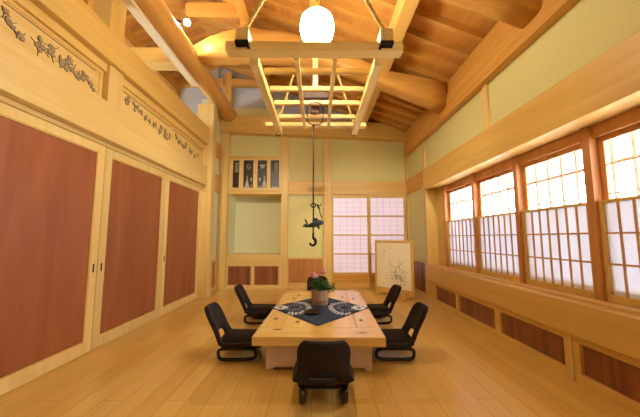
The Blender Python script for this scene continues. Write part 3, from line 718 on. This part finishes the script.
# barrel pot with peonies
CP = Vector((.032, 3.76, .3125))
vb = E('flower_pot', CP, 'small wooden barrel pot with two pink peonies on the indigo cloth', 'flower pot')
bm = bmesh.new(); lathe(bm, [(0, 0), (.092, 0), (.098, .01), (.104, .08), (.106, .14), (.104, .185), (.092, .187), (.09, .15), (0, .148)], CP, 28); O('barrel', bm, BARREL, vb, smooth=True)
bm = bmesh.new(); lathe(bm, [(.103, .05), (.1085, .052), (.109, .066), (.104, .068)], CP, 28); lathe(bm, [(.1, .165), (.107, .166), (.107, .174), (.1, .175)], CP, 28); O('hoop', bm, wood('cane hoop', srgb(180, 120, 70), srgb(150, 92, 50), 'X'), vb, smooth=True)
rng = random.Random(11)
bm = bmesh.new()
def leaf(bm, p, d, ln, wd, droop):
    d = Vector(d).normalized(); s = d.cross(Vector((0, 0, 1))).normalized(); rows = []
    for i in range(6):
        t = i / 5; c = p + d * ln * t + Vector((0, 0, -droop * t * t)); w = wd * math.sin(PI * min(.96, t * .9 + .08)) ** .8 * (1 - .5 * t)
        rows.append((bm.verts.new(c - s * w + Vector((0, 0, w * .3))), bm.verts.new(c), bm.verts.new(c + s * w + Vector((0, 0, w * .3)))))
    for a, b in zip(rows, rows[1:]):
        bm.faces.new((a[0], a[1], b[1], b[0])); bm.faces.new((a[1], a[2], b[2], b[1]))
for k in range(32):
    a = rng.uniform(0, 2 * PI); r = rng.uniform(.02, .085); el = rng.uniform(.25, 1.1)
    base = CP + Vector((0, 0, .15)); tip = base + Vector((math.cos(a) * r, math.sin(a) * r, rng.uniform(.06, .20)))
    if k < 5: a = rng.uniform(-.3, .3); tip = base + Vector((.10 + .03 * k * .5, rng.uniform(-.03, .03), .05 + .015 * k))
    tube(bm, [base, (base + tip) / 2 + Vector((0, 0, .02)), tip], .003, 5)
    for j in range(6):
        b = a + rng.uniform(-1.3, 1.3)
        leaf(bm, tip - Vector((0, 0, .01 * j)), (math.cos(b), math.sin(b), rng.uniform(-.1, .7)), rng.uniform(.055, .095), rng.uniform(.011, .017), rng.uniform(.01, .06))
tag(O('foliage', bm, LEAF, vb, smooth=True), kind='stuff')
def peony(c, R):
    bm = bmesh.new(); r2 = random.Random(int(R * 1e4))
    for ring, (n, rad, up) in enumerate(((8, 1.0, .1), (8, .78, .5), (6, .5, .85), (5, .25, 1.0))):
        for k in range(n):
            a = 2 * PI * k / n + ring * .5 + r2.uniform(-.1, .1); rows = []
            for i in range(5):
                t = i / 4; rr = R * rad * (.25 + .8 * math.sin(t * PI * .55)); z = R * (-.5 + t * (.5 + up * .8)) 
                w = .5 * math.sin(PI * (t * .75 + .12))
                rows.append([bm.verts.new(c + Vector((rr * math.cos(a + w * q), rr * math.sin(a + w * q), z + R * .08 * abs(q) + r2.uniform(-.02, .02) * R))) for q in (-1, -.3, .3, 1)])
            for p, q in zip(rows, rows[1:]):
                for i in range(3): bm.faces.new((p[i], p[i + 1], q[i + 1], q[i]))
    return bm
for c, R in ((Vector((-.045, 3.70, .675)), .058), (Vector((.078, 3.75, .716)), .052)):
    f = O('peony', peony(c, R), PETAL, vb, smooth=True)
    bm = bmesh.new(); tube(bm, [CP + Vector((0, 0, .15)), (CP + c) / 2 + Vector((0, 0, .05)), c - Vector((0, 0, R * .45))], .0035, 6); O('stem', bm, LEAF, f, smooth=True)

# bronze dish
DP = (-.055, 3.34, .3125)
bm = bmesh.new(); lathe(bm, [(0, 0), (.05, 0), (.07, .006), (.10, .022), (.104, .026), (.096, .026), (.066, .013), (0, .010)], (0, 0, 0), 28)
for v in bm.verts: v.co.y *= .95
ds = O('dish', bm, BRONZE, origin=(0, 0, 0), smooth=True); ds.location = DP
tag(ds, 'small dark bronze dish in front of the barrel pot on the cloth', 'dish')
bm = bmesh.new(); bmesh.ops.create_uvsphere(bm, u_segments=12, v_segments=8, radius=.014)
for v in bm.verts: v.co.z += .018; v.co.z *= .7
O('dish_relief', bm, BRONZE, ds, origin=(0, 0, 0)).location = (0, 0, .006)

# ------------------------------------------------------------------ floor chairs
def chair():
    t = E('floor_chair', (0, 0, 0), 'legless floor chair', 'floor chair', 'dark floor chairs round the low table', local=True)
    # shell profile (x forward, z up, half width), seat front first
    P = [(.27, .125, .155), (.262, .148, .185), (.18, .150, .215), (.06, .140, .225), (-.06, .135, .226), (-.15, .145, .224), (-.19, .175, .205), (-.218, .235, .178), (-.247, .295, .172), (-.275, .350, .178), (-.305, .408, .178), (-.330, .460, .160), (-.338, .482, .120)]
    us = [-1, -.85, -.52, -.2, .2, .52, .85, 1]
    bm = bmesh.new(); g = []
    for i, (x, z, w) in enumerate(P):
        row = []
        for u in us:
            back_ = max(0, (i - 5) / 7)
            curl = .050 * abs(u) ** 2.2 * min(1, max(0, (i - 3) / 3)) 
            lift = .018 * abs(u) ** 3 if i < 6 else 0
            row.append(bm.verts.new((x + curl, w * u, z + lift)))
        g.append(row)
    for i in range(len(P) - 1):
        for j in range(len(us) - 1):
            if i == 6 and 2 <= j <= 4: continue      # opening at the foot of the back
            if i == 6 and j in (1, 5): pass
            bm.faces.new((g[i][j], g[i][j + 1], g[i + 1][j + 1], g[i + 1][j]))
    sh = O('shell', bm, FAB, t, smooth=True)
    s = sh.modifiers.new('so', 'SOLIDIFY'); s.thickness = .045; s.offset = 0
    s = sh.modifiers.new('su', 'SUBSURF'); s.levels = 2; s.render_levels = 2
    bm = bmesh.new(); box(bm, -.17, .262, -.212, .212, .112, .196, bev=.036, segs=3)
    for v in bm.verts:
        if v.co.x > 0: v.co.y *= 1 - .25 * (v.co.x / .255) ** 2
    O('seat_cushion', bm, FAB, t, smooth=True)
    for sgn in (-1, 1):
        bm = bmesh.new(); pts = []
        for i in range(40):
            a = 2 * PI * i / 40; c, s_ = math.cos(a), math.sin(a)
            pts.append((.005 + .175 * math.copysign(abs(c) ** .55, c) - .02 * (s_ > 0) * s_, sgn * .15, .062 + .05 * math.copysign(abs(s_) ** .5, s_)))
        tube(bm, pts, .020, 8, closed=True, rz=.015)
        O('runner', bm, RUN, t, smooth=True)
    for xa in (.10, -.14):
        bm = bmesh.new(); box(bm, xa, xa + .035, -.135, .135, .098, .114, bev=.004)
        O('cross_bar', bm, RUN, t)
    return t
def kids(o): return [c for c in bpy.data.objects if c.parent == o]
def copy_tree(o, parent=None):
    c = o.copy(); C.objects.link(c); c.parent = parent
    for k in kids(o): copy_tree(k, c)
    return c
ch0 = chair()
spots = [(.043, 2.275, 90, 'dark floor chair at the near end of the table with its back to the camera'),
         (-.765, 3.01, 2, 'dark floor chair nearest the camera on the left side of the table'),
         (-.81, 4.18, 3, 'dark floor chair farther back on the left side of the table'),
         (.745, 3.0, 177, 'dark floor chair nearest the camera on the right side of the table'),
         (.82, 4.16, 180, 'dark floor chair farther back on the right side of the table, before the framed painting'),
         (.0, 4.86, 270, 'dark floor chair at the far end of the table half hidden by the flowers')]
for i, (x, y, r, lb) in enumerate(spots):
    o = ch0 if i == 0 else copy_tree(ch0)
    o.location = (x, y, .0021 if i in (0, 1, 3) else 0); o.rotation_euler = (0, 0, math.radians(r)); o['label'] = lb
    if i in (2, 4, 5): o.location.z = .0021

# clear mat under the table
bm = bmesh.new(); r = .09; x0, x1, y0, y1 = -.92, .98, 2.14, 5.5; pts = []
for cx, cy, a0 in ((x1 - r, y0 + r, -PI / 2), (x1 - r, y1 - r, 0), (x0 + r, y1 - r, PI / 2), (x0 + r, y0 + r, PI)):
    for k in range(7): pts.append((cx + r * math.cos(a0 + PI / 2 * k / 6), cy + r * math.sin(a0 + PI / 2 * k / 6)))
a = [bm.verts.new((p[0], p[1], .0004)) for p in pts]; b = [bm.verts.new((p[0], p[1], .0018)) for p in pts]
bm.faces.new(a[::-1]); bm.faces.new(b)
for i in range(len(pts)): bm.faces.new((a[i], a[(i + 1) % len(pts)], b[(i + 1) % len(pts)], b[i]))
tag(O('floor_mat', bm, VINYL), 'thin clear vinyl mat with rounded corners under the table and chairs', 'mat')

# ------------------------------------------------------------------ framed painting standing on the floor
ps = E('framed_painting', (0, 0, 0), 'cream ink painting of blossoms in a wooden standing frame in the far right corner', 'painting', local=True)
PW, PH, PB = .90, .99, .115      # local: x along the frame, -y faces the viewer
fw = .045
O('frame', Bs([(0, fw, -.02, .02, PB, PB + PH), (PW - fw, PW, -.02, .02, PB, PB + PH), (fw, PW - fw, -.02, .02, PB, PB + fw), (fw, PW - fw, -.02, .02, PB + PH - fw, PB + PH)], bev=.003), W['Z'], ps)
cv = O('picture', B(fw, PW - fw, -.006, .01, PB + fw, PB + PH - fw), CREAM, ps)
rng = random.Random(4)
def blot(bm, x, z, rx, rz, y=-.0068, n=9):
    th = rng.uniform(0, PI); pts = []
    for k in range(n):
        a = 2 * PI * k / n; u, w = rx * math.cos(a) * rng.uniform(.6, 1.15), rz * math.sin(a) * rng.uniform(.6, 1.15)
        pts.append(bm.verts.new((x + u * math.cos(th) - w * math.sin(th), y, z + u * math.sin(th) + w * math.cos(th))))
    bm.faces.new(pts)
def PX(f, g_): return fw + f * (PW - 2 * fw), PB + fw + g_ * (PH - 2 * fw)
bm = bmesh.new()
for k in range(170):
    f = rng.gauss(.62, .12); g_ = rng.gauss(.27, .09); x, z = PX(min(.92, max(.3, f)), min(.6, max(.08, g_))); blot(bm, x, z, rng.uniform(.005, .016), rng.uniform(.002, .006))
def stroke(bm, pts, w):
    pts = [PX(*p) for p in pts]
    for (x0, z0), (x1, z1) in zip(pts, pts[1:]):
        d = Vector((x1 - x0, 0, z1 - z0)); s = Vector((-d.z, 0, d.x)).normalized() * w
        bm.faces.new([bm.verts.new(Vector((x0, -.0064, z0)) - s), bm.verts.new(Vector((x1, -.0064, z1)) - s * .8), bm.verts.new(Vector((x1, -.0064, z1)) + s * .8), bm.verts.new(Vector((x0, -.0064, z0)) + s)])
    
for pp in ([(.6, .2), (.55, .32), (.58, .45), (.72, .52), (.78, .62)], [(.58, .45), (.45, .5), (.38, .62)], [(.62, .22), (.72, .36), (.84, .4)], [(.6, .3), (.5, .36), (.4, .34)], [(.66, .42), (.7, .55), (.66, .64)]): stroke(bm, pp, .003)
O('ink_branches', bm, INK, cv)
bm = bmesh.new()
for k in range(22):
    f = rng.gauss(.70, .09); g_ = rng.gauss(.20, .05); x, z = PX(f, g_); blot(bm, x, z, rng.uniform(.010, .022), rng.uniform(.004, .008), -.0075)
for f, g_, r_ in ((.24, .80, .016), (.20, .76, .009), (.17, .79, .006), (.21, .71, .010), (.23, .66, .009), (.17, .66, .006), (.21, .60, .008), (.16, .56, .007), (.15, .50, .005)):
    x, z = PX(f, g_); blot(bm, x, z, r_, r_ * .7, -.0075)
O('ink_marks', bm, INKD, cv)
for x in (.10, PW - .14):
    ft = O('foot', Bs([(x - .03, x + .05, -.17, .17, 0, .055), (x - .015, x + .035, -.045, -.022, .055, .15), (x - .015, x + .035, .022, .045, .055, .15)], bev=.006), W['Y'], ps)
O('bottom_rail', B(0, PW, -.018, .018, .056, PB - .001), W['X'], ps)
d = Vector((1.83 - 1.245, 5.47 - 6.17))
ps.location = (1.225, 6.19, 0); ps.rotation_euler = (0, 0, math.atan2(5.49 - 6.19, 1.82 - 1.245))

for o in bpy.data.objects:
    if '_local' in o: del o['_local']

# ------------------------------------------------------------------ world and camera
w = bpy.data.worlds.new('sky'); sc.world = w; w.use_nodes = True
bg = w.node_tree.nodes['Background']; bg.inputs[0].default_value = (.90, .95, 1.0, 1); bg.inputs[1].default_value = 11.0
for i, (y0, y1) in enumerate(((-.6, 5.5),)):
    ld = bpy.data.lights.new('daylight_portal', 'AREA'); ld.shape = 'RECTANGLE'; ld.size = y1 - y0; ld.size_y = 1.5
    ld.cycles.is_portal = True
    lo = bpy.data.objects.new('daylight_portal', ld); C.objects.link(lo); lo.location = (2.5, (y0 + y1) / 2, 1.4)
    lo.rotation_euler = (0, math.radians(90), 0)
    lo.rotation_euler = Matrix(((0, 0, 1), (1, 0, 0), (0, 1, 0))).to_euler()   # local x -> Y, local y -> Z, local z -> X (emits -X)

f = 290.0
cam = bpy.data.cameras.new('camera'); co = bpy.data.objects.new('camera', cam); C.objects.link(co)
cam.sensor_fit = 'HORIZONTAL'; cam.sensor_width = 36; cam.lens = f / 640 * 36; cam.clip_start = .05; cam.clip_end = 200
t = math.atan((238 - 208.5) / f); yaw = math.atan((320 - 317.5) * math.cos(t) / f)
co.location = (0, 0, 1.15); co.rotation_euler = (PI / 2 + t, 0, -yaw)
sc.camera = co
sc.view_settings.view_transform = 'Standard'; sc.view_settings.look = 'None'; sc.view_settings.gamma = 1
sc.view_settings.use_curve_mapping = False; sc.view_settings.exposure = 1.2
